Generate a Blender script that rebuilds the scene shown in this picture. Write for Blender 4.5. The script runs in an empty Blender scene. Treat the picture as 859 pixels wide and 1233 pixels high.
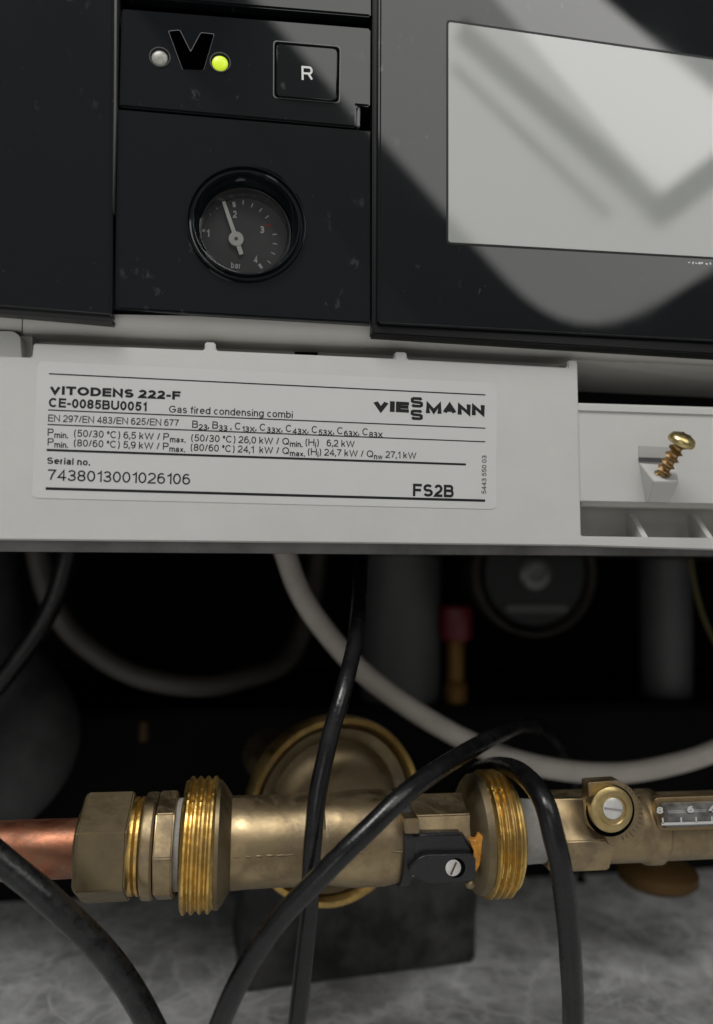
import bpy, bmesh, math, random
from mathutils import Vector, Matrix
random.seed(4)
S = bpy.context.scene
C = S.collection

# ------------------------------------------------------------------ camera
F = 890.0                      # focal length in photo pixels (photo 859 x 1233)
CX, CY = 429.5, 616.5
CAM = Vector((0.0, 0.0, 0.255))
_dx = Vector((6270, 155, F)).normalized()          # boiler's horizontal, in camera axes (right, down, forward)
_a = (14000 * 155 - F * F) / 6270
_up = Vector((_a, -14000, F)).normalized()
_fy = _up.cross(_dx)
if _fy.z < 0: _fy = -_fy
def cam2world(v):              # v = (right, down, forward)
    return Vector((v.dot(_dx), v.dot(_fy), v.dot(_up)))
cr, cd, cf = cam2world(Vector((1, 0, 0))), cam2world(Vector((0, 1, 0))), cam2world(Vector((0, 0, 1)))
M = Matrix((( cr.x, -cd.x, -cf.x, CAM.x), (cr.y, -cd.y, -cf.y, CAM.y), (cr.z, -cd.z, -cf.z, CAM.z), (0, 0, 0, 1)))
cam_d = bpy.data.cameras.new('camera'); cam = bpy.data.objects.new('camera', cam_d); C.objects.link(cam)
cam.matrix_world = M
cam_d.sensor_fit = 'HORIZONTAL'; cam_d.sensor_width = 36; cam_d.lens = 36 * F / 859
cam_d.clip_start = 0.01; cam_d.clip_end = 50
cam_d.dof.use_dof = True; cam_d.dof.focus_distance = 0.312; cam_d.dof.aperture_fstop = 5.6
S.camera = cam

def P(x, y, Y):                # photo pixel -> point on the vertical plane at depth Y
    d = cam2world(Vector((x - CX, y - CY, F)))
    return CAM + d * (Y / d.y)
def PZ(x, y, z):               # photo pixel -> point on the horizontal plane at height z
    d = cam2world(Vector((x - CX, y - CY, F)))
    return CAM + d * ((z - CAM.z) / d.z)
def pxs(x, y, Y):              # metres per photo pixel at that place
    return (P(x, y, Y) - CAM).dot(cf) / F

# ------------------------------------------------------------------ world, lamps, exposure
w = bpy.data.worlds.new('World'); S.world = w; w.use_nodes = True
bg = w.node_tree.nodes['Background']; bg.inputs[0].default_value = (1.0, 1.0, 1.0, 1); bg.inputs[1].default_value = 0.17
S.view_settings.view_transform = 'Standard'; S.view_settings.look = 'None'
S.view_settings.exposure = 0; S.view_settings.gamma = 1

YP = 0.300                     # front of the black control panels
def mirror_pt(x, y, plane_o, plane_n):
    h = P(x, y, YP); d = (h - CAM).normalized(); d.y = -d.y
    t = (plane_o - h).dot(plane_n) / d.dot(plane_n)
    return h + d * t
_h = P(700, 180, YP); _d = (_h - CAM).normalized(); _d.y = -_d.y
WO = _h + _d * 1.6; WN = -_d                       # roof window plane, seen in the glossy panels
def W(x, y, off=0.0): return mirror_pt(x, y, WO, WN) + WN * off
c1, c2, c4 = W(690, 428), W(1002, 243), W(150, -177)
ex = (c1 - c4).normalized(); ey = (c2 - c1); ey = (ey - ex * ey.dot(ex)).normalized()
LW, LH = (c1 - c4).length + 0.10, (c2 - c1).length + 0.10
ld = bpy.data.lights.new('roof_window_light', 'AREA'); ld.shape = 'RECTANGLE'; ld.size = LW; ld.size_y = LH
ld.energy = 2.6 * math.pi * LW * LH; ld.color = (1.0, 0.985, 0.955)
lo = bpy.data.objects.new('roof_window_light', ld); C.objects.link(lo)
lc = (c1 + c4) / 2 + (c2 - c1) / 2 - WN * 0.02
ez = -WN                                            # lamp shines along its -Z
lx = ex; ly = ez.cross(lx)
if True:
    m3 = Matrix((lx, ly, ez)).transposed(); lo.matrix_world = Matrix.Translation(lc) @ m3.to_4x4()
# lamp -Z must look at the boiler
if (lo.matrix_world.to_3x3() @ Vector((0, 0, -1))).dot(WN) < 0:
    lo.matrix_world = lo.matrix_world @ Matrix.Rotation(math.pi, 4, 'X')

# brighter sky through the inner pane of the same window
i1 = W(797, 243, 0.012); i4 = i1 - ex * ((c1 - c4).length * 0.72)
ed = bpy.data.lights.new('roof_window_sky', 'AREA'); ed.shape = 'RECTANGLE'; ed.size = (i1 - i4).length; ed.size_y = LH * 0.72
ed.energy = 2.95 * math.pi * ed.size * ed.size_y; ed.color = (1.0, 0.99, 0.975)
eo = bpy.data.objects.new('roof_window_sky', ed); C.objects.link(eo)
eo.matrix_world = lo.matrix_world.copy(); eo.matrix_world.translation = (i1 + i4) / 2 + ey * ed.size_y / 2
def area(name, loc, aim, sx, sy, rad, col):
    d = bpy.data.lights.new(name, 'AREA'); d.shape = 'RECTANGLE'; d.size = sx; d.size_y = sy; d.energy = rad * math.pi * sx * sy; d.color = col
    o = bpy.data.objects.new(name, d); C.objects.link(o); o.location = loc
    o.rotation_euler = (Vector(aim) - Vector(loc)).to_track_quat('-Z', 'Y').to_euler(); return o
area('overhead_fill', (-0.45, -0.50, 1.75), (0, 0.34, 0.10), 0.6, 0.6, 17.0, (1.0, 0.985, 0.96))     # added unseen fill from above and behind, lifts floor and plate
area('room_light', (-0.55, -1.25, 0.36), (0, 0.32, 0.15), 0.7, 0.5, 1.3, (1.0, 0.98, 0.95))          # low soft light from the room

# ------------------------------------------------------------------ materials
def nt(m): return m.node_tree.nodes, m.node_tree.links
def mat(name, col, rough=0.5, metal=0.0, ior=None, noise=0.0, nscale=60, bump=0.0, bscale=300, rvar=0.0, coat=0.0, col2=None, emit=None, spec=None):
    m = bpy.data.materials.new(name); m.use_nodes = True
    n, l = nt(m); b = n['Principled BSDF']
    b.inputs['Base Color'].default_value = (*col, 1); b.inputs['Roughness'].default_value = rough
    b.inputs['Metallic'].default_value = metal
    if spec is not None: b.inputs['Specular IOR Level'].default_value = spec
    if ior: b.inputs['IOR'].default_value = ior
    if coat: b.inputs['Coat Weight'].default_value = coat; b.inputs['Coat Roughness'].default_value = 0.05
    if emit: b.inputs['Emission Color'].default_value = (*emit[0], 1); b.inputs['Emission Strength'].default_value = emit[1]
    tc = n.new('ShaderNodeTexCoord')
    if noise or rvar:
        t = n.new('ShaderNodeTexNoise'); t.inputs['Scale'].default_value = nscale; t.inputs['Detail'].default_value = 6; t.inputs['Roughness'].default_value = 0.65
        l.new(tc.outputs['Object'], t.inputs['Vector'])
        if noise:
            mx = n.new('ShaderNodeMix'); mx.data_type = 'RGBA'
            c2 = col2 or tuple(c * (1 - noise) for c in col)
            mx.inputs['A'].default_value = (*col, 1); mx.inputs['B'].default_value = (*c2, 1)
            r = n.new('ShaderNodeValToRGB'); r.color_ramp.elements[0].position = 0.38; r.color_ramp.elements[1].position = 0.68
            l.new(t.outputs['Fac'], r.inputs[0]); l.new(r.outputs[0], mx.inputs['Factor']); l.new(mx.outputs['Result'], b.inputs['Base Color'])
        if rvar:
            mr = n.new('ShaderNodeMapRange'); mr.inputs['From Min'].default_value = 0.3; mr.inputs['From Max'].default_value = 0.7
            mr.inputs['To Min'].default_value = max(0.0, rough - rvar); mr.inputs['To Max'].default_value = rough + rvar
            l.new(t.outputs['Fac'], mr.inputs['Value']); l.new(mr.outputs[0], b.inputs['Roughness'])
    if bump:
        t2 = n.new('ShaderNodeTexNoise'); t2.inputs['Scale'].default_value = bscale; t2.inputs['Detail'].default_value = 4
        l.new(tc.outputs['Object'], t2.inputs['Vector'])
        bp = n.new('ShaderNodeBump'); bp.inputs['Strength'].default_value = bump; bp.inputs['Distance'].default_value = 0.001
        l.new(t2.outputs['Fac'], bp.inputs['Height']); l.new(bp.outputs[0], b.inputs['Normal'])
    return m

def gloss_black(name, col, rough):
    """glossy black plastic with dust specks, hairline scuffs and wiped smears"""
    m = mat(name, col, rough, ior=1.5)
    n, l = nt(m); b = n['Principled BSDF']
    tc = n.new('ShaderNodeTexCoord')
    # scuffs: stretched noise, sparse, gated by a larger patch mask
    mp = n.new('ShaderNodeMapping'); mp.inputs['Rotation'].default_value = (0, 0.6, 0); mp.inputs['Scale'].default_value = (1.7, 1, 1.0)
    l.new(tc.outputs['Object'], mp.inputs['Vector'])
    t = n.new('ShaderNodeTexNoise'); t.inputs['Scale'].default_value = 150; t.inputs['Detail'].default_value = 5
    l.new(mp.outputs[0], t.inputs['Vector'])
    r = n.new('ShaderNodeValToRGB'); r.color_ramp.elements[0].position = 0.62; r.color_ramp.elements[1].position = 0.76
    l.new(t.outputs['Fac'], r.inputs[0])
    g = n.new('ShaderNodeTexNoise'); g.inputs['Scale'].default_value = 22; g.inputs['Detail'].default_value = 3
    l.new(tc.outputs['Object'], g.inputs['Vector'])
    rg = n.new('ShaderNodeValToRGB'); rg.color_ramp.elements[0].position = 0.54; rg.color_ramp.elements[1].position = 0.68
    l.new(g.outputs['Fac'], rg.inputs[0])
    mu = n.new('ShaderNodeMath'); mu.operation = 'MULTIPLY'; l.new(r.outputs[0], mu.inputs[0]); l.new(rg.outputs[0], mu.inputs[1])
    # dust specks
    v = n.new('ShaderNodeTexVoronoi'); v.inputs['Scale'].default_value = 130; l.new(tc.outputs['Object'], v.inputs['Vector'])
    lt = n.new('ShaderNodeMath'); lt.operation = 'LESS_THAN'; lt.inputs[1].default_value = 0.045; l.new(v.outputs['Distance'], lt.inputs[0])
    sc = n.new('ShaderNodeMath'); sc.operation = 'MULTIPLY'; sc.inputs[1].default_value = 0.16; l.new(lt.outputs[0], sc.inputs[0])
    ad = n.new('ShaderNodeMath'); ad.operation = 'ADD'; ad.use_clamp = True; l.new(mu.outputs[0], ad.inputs[0]); l.new(sc.outputs[0], ad.inputs[1])
    f = n.new('ShaderNodeMath'); f.operation = 'MULTIPLY'; f.inputs[1].default_value = 0.22; l.new(ad.outputs[0], f.inputs[0])
    mx = n.new('ShaderNodeMix'); mx.data_type = 'RGBA'; mx.inputs['A'].default_value = (*col, 1); mx.inputs['B'].default_value = (0.42, 0.43, 0.44, 1)
    l.new(f.outputs[0], mx.inputs['Factor']); l.new(mx.outputs['Result'], b.inputs['Base Color'])
    # wiped smears in the gloss
    g2 = n.new('ShaderNodeTexNoise'); g2.inputs['Scale'].default_value = 14; g2.inputs['Detail'].default_value = 4; g2.inputs['Distortion'].default_value = 1.2
    l.new(tc.outputs['Object'], g2.inputs['Vector'])
    mr = n.new('ShaderNodeMapRange'); mr.inputs['From Min'].default_value = 0.35; mr.inputs['From Max'].default_value = 0.75
    mr.inputs['To Min'].default_value = rough; mr.inputs['To Max'].default_value = rough + 0.05
    l.new(g2.outputs['Fac'], mr.inputs['Value']); l.new(mr.outputs[0], b.inputs['Roughness'])
    # slight waviness of moulded plastic
    wv = n.new('ShaderNodeTexNoise'); wv.inputs['Scale'].default_value = 9; wv.inputs['Detail'].default_value = 1
    l.new(tc.outputs['Object'], wv.inputs['Vector'])
    bp = n.new('ShaderNodeBump'); bp.inputs['Strength'].default_value = 0.08; bp.inputs['Distance'].default_value = 0.002
    l.new(wv.outputs['Fac'], bp.inputs['Height']); l.new(bp.outputs[0], b.inputs['Normal'])
    return m

BLACK = gloss_black('black_gloss_plastic', (0.006, 0.0075, 0.0088), 0.016)
BLACK_S = gloss_black('black_satin_plastic', (0.006, 0.0072, 0.0082), 0.07)
BLACK_M = mat('black_matt', (0.010, 0.010, 0.010), 0.55)
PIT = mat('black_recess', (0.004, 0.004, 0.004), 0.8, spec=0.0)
SCREEN = mat('display_glass', (0.29, 0.30, 0.285), 0.05, ior=1.58, rvar=0.025, nscale=12)
WHITE = mat('white_plastic', (0.51, 0.51, 0.492), 0.5, noise=0.12, nscale=9, bump=0.05, bscale=900, rvar=0.08)
TRIM = mat('grey_beige_plastic', (0.52, 0.51, 0.475), 0.45, noise=0.08, nscale=25, bump=0.04, bscale=700)
CHASSIS = mat('grey_sheet_metal', (0.20, 0.195, 0.19), 0.5, noise=0.55, nscale=30, bump=0.1, bscale=120)
LABEL = mat('label_film', (0.535, 0.535, 0.523), 0.4, noise=0.06, nscale=12, rvar=0.06)
INK = mat('label_ink', (0.014, 0.014, 0.015), 0.5, spec=0.2)
PRINT = mat('white_print', (0.62, 0.62, 0.60), 0.5)
PRINT_G = mat('grey_print', (0.66, 0.66, 0.64), 0.5)
RED_P = mat('red_print', (0.30, 0.02, 0.02), 0.5)
DIAL = mat('dial_face', (0.052, 0.055, 0.054), 0.38)
NEEDLE = mat('needle_white', (0.72, 0.71, 0.66), 0.45)
LED_ON = mat('led_lit_green', (0.45, 0.6, 0.02), 0.3, emit=((0.56, 0.70, 0.02), 0.5))
LED_OFF = mat('led_clear', (0.36, 0.35, 0.32), 0.25, noise=0.4, nscale=500)
def brass(name, col, rough, noise, col2, nscale=90, bump=0.25, bscale=260, grime=0.75):
    """metal with blotchy colour plus patches of dull grey-brown tarnish"""
    m = mat(name, col, rough, 1.0, noise=noise, nscale=nscale, bump=bump, bscale=bscale, col2=col2, rvar=0.1)
    n, l = nt(m); b = n['Principled BSDF']; tc = n.new('ShaderNodeTexCoord')
    t = n.new('ShaderNodeTexNoise'); t.inputs['Scale'].default_value = 48; t.inputs['Detail'].default_value = 9; t.inputs['Roughness'].default_value = 0.72; t.inputs['Distortion'].default_value = 0.5
    l.new(tc.outputs['Object'], t.inputs['Vector'])
    r = n.new('ShaderNodeValToRGB'); r.color_ramp.elements[0].position = 0.46; r.color_ramp.elements[1].position = 0.66; l.new(t.outputs['Fac'], r.inputs[0])
    g = n.new('ShaderNodeMath'); g.operation = 'MULTIPLY'; g.inputs[1].default_value = grime; l.new(r.outputs[0], g.inputs[0])
    src = b.inputs['Base Color'].links[0].from_socket
    mx = n.new('ShaderNodeMix'); mx.data_type = 'RGBA'; l.new(g.outputs[0], mx.inputs['Factor']); l.new(src, mx.inputs['A']); mx.inputs['B'].default_value = (0.125, 0.095, 0.065, 1)
    l.new(mx.outputs['Result'], b.inputs['Base Color'])
    # pale limescale-like residue in small patches
    t3 = n.new('ShaderNodeTexNoise'); t3.inputs['Scale'].default_value = 75; t3.inputs['Detail'].default_value = 8; t3.inputs['Roughness'].default_value = 0.7
    mp3 = n.new('ShaderNodeMapping'); mp3.inputs['Location'].default_value = (3.1, 1.7, 5.2); l.new(tc.outputs['Object'], mp3.inputs['Vector']); l.new(mp3.outputs[0], t3.inputs['Vector'])
    r3 = n.new('ShaderNodeValToRGB'); r3.color_ramp.elements[0].position = 0.63; r3.color_ramp.elements[1].position = 0.72; r3.color_ramp.elements[1].color = (0.45, 0.45, 0.45, 1); l.new(t3.outputs['Fac'], r3.inputs[0])
    m3_ = n.new('ShaderNodeMix'); m3_.data_type = 'RGBA'; l.new(r3.outputs[0], m3_.inputs['Factor']); l.new(mx.outputs['Result'], m3_.inputs['A']); m3_.inputs['B'].default_value = (0.42, 0.40, 0.35, 1)
    l.new(m3_.outputs['Result'], b.inputs['Base Color'])
    mt = n.new('ShaderNodeMapRange'); mt.inputs['To Min'].default_value = 1.0; mt.inputs['To Max'].default_value = 0.35; l.new(g.outputs[0], mt.inputs['Value']); l.new(mt.outputs[0], b.inputs['Metallic'])
    return m
BRASS = brass('cast_brass', (0.37, 0.285, 0.165), 0.42, 1, (0.255, 0.19, 0.108), 60, 0.10, 260)
BRASS_N = brass('dull_brass', (0.225, 0.178, 0.102), 0.5, 1, (0.17, 0.13, 0.076), 60, 0.10, 260, grime=0.6)
BRASS_G = brass('cut_brass_thread', (0.78, 0.53, 0.16), 0.36, 1, (0.50, 0.33, 0.10), 140, 0.2, 400, grime=0.55)
RIMB = brass('worn_brass_rim', (0.62, 0.42, 0.13), 0.38, 1, (0.25, 0.16, 0.07), 60, 0.4, 150)
COPPER = brass('copper', (0.33, 0.130, 0.072), 0.47, 1, (0.20, 0.075, 0.042), 70, 0.15, grime=0.5)
STEEL = mat('screw_steel', (0.75, 0.74, 0.71), 0.38, 0.6, noise=0.2, nscale=300)
ZINC = mat('yellow_zinc', (0.66, 0.54, 0.25), 0.3, 1.0, noise=0.5, nscale=240, bump=0.1)
ZINC_D = mat('yellow_zinc_thread', (0.46, 0.30, 0.14), 0.42, 1.0, noise=0.5, nscale=240, bump=0.1)
CABLE = mat('black_cable_sheath', (0.004, 0.0042, 0.0045), 0.26, noise=1, col2=(0.010, 0.010, 0.0105), nscale=80, bump=0.12, bscale=500, rvar=0.08, spec=0.4)
CABLE_S = mat('scuffed_cable_sheath', (0.004, 0.0042, 0.0045), 0.3, noise=1, col2=(0.018, 0.018, 0.018), nscale=170, bump=0.35, bscale=260, rvar=0.1, spec=0.4)
HOSE_W = mat('white_hose', (0.50, 0.46, 0.41), 0.5, noise=0.2, nscale=40)
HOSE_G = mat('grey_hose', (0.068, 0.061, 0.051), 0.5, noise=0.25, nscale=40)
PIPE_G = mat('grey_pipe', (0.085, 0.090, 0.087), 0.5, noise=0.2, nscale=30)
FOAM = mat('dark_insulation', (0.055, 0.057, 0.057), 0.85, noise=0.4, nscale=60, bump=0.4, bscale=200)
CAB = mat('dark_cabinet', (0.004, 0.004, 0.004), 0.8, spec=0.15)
RED_C = mat('red_cap', (0.13, 0.003, 0.010), 0.4)
AMBER = mat('amber_brass', (0.20, 0.105, 0.025), 0.55, 0.6)
YWIRE = mat('yellow_wire', (0.075, 0.06, 0.008), 0.5)
RUST = mat('orange_oxide', (0.62, 0.27, 0.035), 0.6, 0.2, noise=0.5, nscale=220, bump=0.4)
TAPE = mat('white_tape', (0.30, 0.295, 0.28), 0.7, noise=0.2, nscale=200, bump=0.5)
FRAME = mat('window_frame_paint', (0.35, 0.34, 0.32), 0.6)
BLOCK = mat('black_rubber_block', (0.008, 0.008, 0.008), 0.6, noise=1, col2=(0.07, 0.07, 0.068), nscale=48, bump=0.6, bscale=130, rvar=0.12)

def tile_mat():
    m = mat('grey_marble_tile', (0.3, 0.3, 0.29), 0.35)
    n, l = nt(m); b = n['Principled BSDF']; tc = n.new('ShaderNodeTexCoord')
    a = n.new('ShaderNodeTexNoise'); a.inputs['Scale'].default_value = 42; a.inputs['Detail'].default_value = 8; a.inputs['Roughness'].default_value = 0.72; a.inputs['Distortion'].default_value = 0.2
    l.new(tc.outputs['Object'], a.inputs['Vector'])
    r = n.new('ShaderNodeValToRGB'); e = r.color_ramp.elements
    e[0].position = 0.36; e[0].color = (0.35, 0.355, 0.355, 1); e[1].position = 0.64; e[1].color = (0.70, 0.705, 0.705, 1)
    l.new(a.outputs['Fac'], r.inputs[0])
    d = n.new('ShaderNodeTexNoise'); d.inputs['Scale'].default_value = 15; d.inputs['Detail'].default_value = 7; d.inputs['Distortion'].default_value = 0.9
    l.new(tc.outputs['Object'], d.inputs['Vector'])
    s = n.new('ShaderNodeMath'); s.operation = 'SUBTRACT'; s.inputs[1].default_value = 0.5; l.new(d.outputs['Fac'], s.inputs[0])
    ab = n.new('ShaderNodeMath'); ab.operation = 'ABSOLUTE'; l.new(s.outputs[0], ab.inputs[0])
    vr = n.new('ShaderNodeValToRGB'); vr.color_ramp.elements[0].position = 0.0; vr.color_ramp.elements[0].color = (0.75, 0.75, 0.75, 1)
    vr.color_ramp.elements[1].position = 0.013; vr.color_ramp.elements[1].color = (0, 0, 0, 1); l.new(ab.outputs[0], vr.inputs[0])
    mx = n.new('ShaderNodeMix'); mx.data_type = 'RGBA'; l.new(vr.outputs[0], mx.inputs['Factor']); l.new(r.outputs[0], mx.inputs['A'])
    mx.inputs['B'].default_value = (0.84, 0.85, 0.85, 1)
    nz = n.new('ShaderNodeTexNoise'); nz.inputs['Scale'].default_value = 45; nz.inputs['Detail'].default_value = 5; l.new(tc.outputs['Object'], nz.inputs['Vector'])
    va = n.new('ShaderNodeVectorMath'); va.operation = 'MULTIPLY_ADD'; va.inputs[1].default_value = (0.045, 0.045, 0.045); l.new(nz.outputs['Color'], va.inputs[0]); l.new(tc.outputs['Object'], va.inputs[2])
    vo = n.new('ShaderNodeTexVoronoi'); vo.feature = 'DISTANCE_TO_EDGE'; vo.inputs['Scale'].default_value = 26; l.new(va.outputs[0], vo.inputs['Vector'])
    vr2 = n.new('ShaderNodeValToRGB'); vr2.color_ramp.elements[0].color = (1, 1, 1, 1); vr2.color_ramp.elements[1].color = (0, 0, 0, 1); vr2.color_ramp.elements[1].position = 0.10; l.new(vo.outputs['Distance'], vr2.inputs[0])
    gm = n.new('ShaderNodeMath'); gm.operation = 'MULTIPLY'; l.new(vr2.outputs[0], gm.inputs[0]); l.new(a.outputs['Fac'], gm.inputs[1])
    m2 = n.new('ShaderNodeMix'); m2.data_type = 'RGBA'; l.new(gm.outputs[0], m2.inputs['Factor']); l.new(mx.outputs['Result'], m2.inputs['A']); m2.inputs['B'].default_value = (0.88, 0.885, 0.885, 1)
    l.new(m2.outputs['Result'], b.inputs['Base Color'])
    return m
TILE = tile_mat()

def glass_mat():
    m = bpy.data.materials.new('gauge_glass'); m.use_nodes = True; n, l = nt(m); n.clear()
    o = n.new('ShaderNodeOutputMaterial'); t = n.new('ShaderNodeBsdfTransparent'); g = n.new('ShaderNodeBsdfGlossy'); g.inputs['Roughness'].default_value = 0.04
    f = n.new('ShaderNodeFresnel'); f.inputs['IOR'].default_value = 1.45; mx = n.new('ShaderNodeMixShader')
    l.new(f.outputs[0], mx.inputs[0]); l.new(t.outputs[0], mx.inputs[1]); l.new(g.outputs[0], mx.inputs[2]); l.new(mx.outputs[0], o.inputs[0])
    return m
GLASS = glass_mat()

# ------------------------------------------------------------------ helpers
def empty(name, loc, label, cat, group=None):
    o = bpy.data.objects.new(name, None); C.objects.link(o); o.location = loc; o.empty_display_size = 0.02
    o['label'] = label; o['category'] = cat
    if group: o['group'] = group
    return o
def link(name, me, m, parent=None, smooth=False, sharp=35):
    """one mesh object, its origin at its own centre; verts given in world space"""
    vs = me.vertices
    lo_ = Vector((min(v.co.x for v in vs), min(v.co.y for v in vs), min(v.co.z for v in vs)))
    hi_ = Vector((max(v.co.x for v in vs), max(v.co.y for v in vs), max(v.co.z for v in vs)))
    c = (lo_ + hi_) / 2
    me.transform(Matrix.Translation(-c))
    if smooth:
        for p in me.polygons: p.use_smooth = True
        try: me.set_sharp_from_angle(angle=math.radians(sharp))
        except Exception: pass
    o = bpy.data.objects.new(name, me); C.objects.link(o); me.materials.append(m)
    if parent is not None:
        wp = parent.get('_w'); pl = Vector(wp) if wp is not None else parent.location.copy()
        o.parent = parent; o.location = c - pl; o['_w'] = tuple(c)
    else:
        o.location = c
    return o
def finish(name, bm, m, parent=None, smooth=False, sharp=35):
    bmesh.ops.recalc_face_normals(bm, faces=bm.faces)
    me = bpy.data.meshes.new(name); bm.to_mesh(me); bm.free()
    return link(name, me, m, parent, smooth, sharp)
def tag(o, label, cat=None, group=None, kind=None):
    if label: o['label'] = label
    if cat: o['category'] = cat
    if group: o['group'] = group
    if kind: o['kind'] = kind
    return o
def prism_bm(pts, vec, bev=0.0, seg=2, bm=None):
    """polygon of world points pushed along vec; all edges bevelled a little"""
    own = bm is None
    b = bmesh.new()
    v0 = [b.verts.new(p) for p in pts]; v1 = [b.verts.new(Vector(p) + vec) for p in pts]
    b.faces.new(v0); b.faces.new(list(reversed(v1)))
    k = len(pts)
    for i in range(k): b.faces.new((v0[i], v1[i], v1[(i + 1) % k], v0[(i + 1) % k]))
    bmesh.ops.recalc_face_normals(b, faces=b.faces)
    if bev: bmesh.ops.bevel(b, geom=list(b.edges), offset=bev, segments=seg, affect='EDGES', clamp_overlap=True)
    if own: return b
    me = bpy.data.meshes.new('tmp'); b.to_mesh(me); b.free(); bm.from_mesh(me); bpy.data.meshes.remove(me)
    return bm
def slab(name, px, Y, depth, m, parent=None, bev=0.0006, seg=2, smooth=True):
    pts = [P(x, y, Y) for x, y in px]
    return finish(name, prism_bm(pts, Vector((0, depth, 0)), bev, seg), m, parent, smooth, 30)
def rr(px, r, n=5):
    """round the corners of a pixel polygon"""
    out = []; k = len(px)
    for i in range(k):
        p0, p, p1 = Vector(px[i - 1]), Vector(px[i]), Vector(px[(i + 1) % k])
        a, b = (p0 - p), (p1 - p); q = min(r, a.length / 2.1, b.length / 2.1)
        a, b = p + a.normalized() * q, p + b.normalized() * q
        for j in range(n + 1):
            t = j / n; out.append(tuple(a * (1 - t) ** 2 + p * 2 * t * (1 - t) + b * t * t))
    return out
def box_w(bm, x0, x1, y0, y1, z0, z1, bev=0.0):
    pts = [Vector((x0, y0, z0)), Vector((x1, y0, z0)), Vector((x1, y0, z1)), Vector((x0, y0, z1))]
    return prism_bm(pts, Vector((0, y1 - y0, 0)), bev, 2, bm)
def frame_of(d):
    d = d.normalized(); u = Vector((0, 0, 1)) if abs(d.z) < 0.9 else Vector((1, 0, 0))
    s = d.cross(u).normalized(); return d, s, s.cross(d).normalized()
def lathe_bm(o, d, prof, seg=64, ang0=0.0, bm=None, wob=None, lead=0.0):
    """prof: list of (distance along d, radius); closed at both ends"""
    d, s, u = frame_of(d)
    b = bm or bmesh.new(); rings = []
    for i, (t, r) in enumerate(prof):
        if r < 1e-6: rings.append([b.verts.new(o + d * t)]); continue
        ring = []
        for k in range(seg):
            a = ang0 + 2 * math.pi * k / seg; q = r
            if wob: q = r * (1 + wob(t, a))
            ring.append(b.verts.new(o + d * (t + (lead * (k / seg - 0.5) if 1 < i < len(prof) - 1 else 0.0)) + (s * math.cos(a) + u * math.sin(a)) * q))
        rings.append(ring)
    for A, B in zip(rings, rings[1:]):
        if len(A) == 1 and len(B) == 1: continue
        for k in range(seg):
            k2 = (k + 1) % seg
            if len(A) == 1: b.faces.new((A[0], B[k2], B[k]))
            elif len(B) == 1: b.faces.new((A[k], A[k2], B[0]))
            else: b.faces.new((A[k], A[k2], B[k2], B[k]))
    for R in (rings[0], rings[-1]):
        if len(R) > 2: b.faces.new(R if R is rings[-1] else list(reversed(R)))
    return b
def catmull(pts, n=14):
    out = []; k = len(pts)
    for i in range(k - 1):
        p0 = pts[i - 1] if i else pts[0] * 2 - pts[1]; p1, p2 = pts[i], pts[i + 1]
        p3 = pts[i + 2] if i + 2 < k else pts[-1] * 2 - pts[-2]
        for j in range(n):
            t = j / n
            out.append(0.5 * ((2 * p1) + (p2 - p0) * t + (2 * p0 - 5 * p1 + 4 * p2 - p3) * t * t + (3 * p1 - p0 - 3 * p2 + p3) * t ** 3))
    out.append(pts[-1]); return out
def tube_bm(pts, r, seg=20, bm=None):
    b = bm or bmesh.new(); rings = []; prev = None
    for i, p in enumerate(pts):
        t = (pts[min(i + 1, len(pts) - 1)] - pts[max(i - 1, 0)]).normalized()
        if prev is None: _, s, u = frame_of(t)
        else:
            s = prev - t * prev.dot(t); s.normalize(); u = t.cross(s)
        prev = s; rad = r(i / (len(pts) - 1)) if callable(r) else r
        rings.append([b.verts.new(p + (s * math.cos(2 * math.pi * k / seg) + u * math.sin(2 * math.pi * k / seg)) * rad) for k in range(seg)])
    for A, B in zip(rings, rings[1:]):
        for k in range(seg): b.faces.new((A[k], A[(k + 1) % seg], B[(k + 1) % seg], B[k]))
    b.faces.new(list(reversed(rings[0]))); b.faces.new(rings[-1]); return b
def tube_px(name, pts, wpx, m, parent=None, n=14, seg=20, tail=(), head=()):
    """pts = (x, y, Y) ; width in photo pixels at the middle point; head/tail extra world points"""
    mid = pts[len(pts) // 2]
    r = pxs(*mid) * wpx / 2
    ps = [Vector(h) for h in head] + [P(*p) for p in pts] + [Vector(t) for t in tail]
    cs = catmull(ps, n); q = hash_seed(name, pts)
    cs = [c + Vector((math.sin(i * .31 + q), 0, math.cos(i * .23 + q * 2))) * r * 0.02 for i, c in enumerate(cs)]
    return finish(name, tube_bm(cs, lambda t: r * (1 + .005 * math.sin(t * 31 + q) + .004 * math.sin(t * 83 + q)), seg), m, parent, True, 50)
def hash_seed(name, pts): return (pts[0][0] * 0.37 + pts[-1][1] * 0.11) % 6.28

# ---- lettering: a plain grotesque drawn as strokes (cap height 1)
def arc(cx, cy, rx, ry, a0, a1, n=10):
    return [(cx + rx * math.cos(math.radians(a0 + (a1 - a0) * i / n)), cy + ry * math.sin(math.radians(a0 + (a1 - a0) * i / n))) for i in range(n + 1)]
XH = 0.73
def _bowl(x0, x1, y0, y1):      # half-round bowl opening left
    r = (y1 - y0) / 2; rx = min(r, x1 - x0); return [(x0, y1)] + arc(x1 - rx, y0 + r, rx, r, 90, -90) + [(x0, y0)]
def _oval(x0, x1, y0, y1, a0=90, n=24): return arc((x0 + x1) / 2, (y0 + y1) / 2, (x1 - x0) / 2, (y1 - y0) / 2, a0, a0 + 360, n)
_S = arc(.5, .74, .44, .26, 28, 90, 5) + arc(.5, .74, .46, .26, 90, 270, 10)[1:-1] + arc(.5, .26, .5, .26, 90, -90, 10) + arc(.5, .26, .5, .26, -90, -155, 5)[1:]
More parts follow.
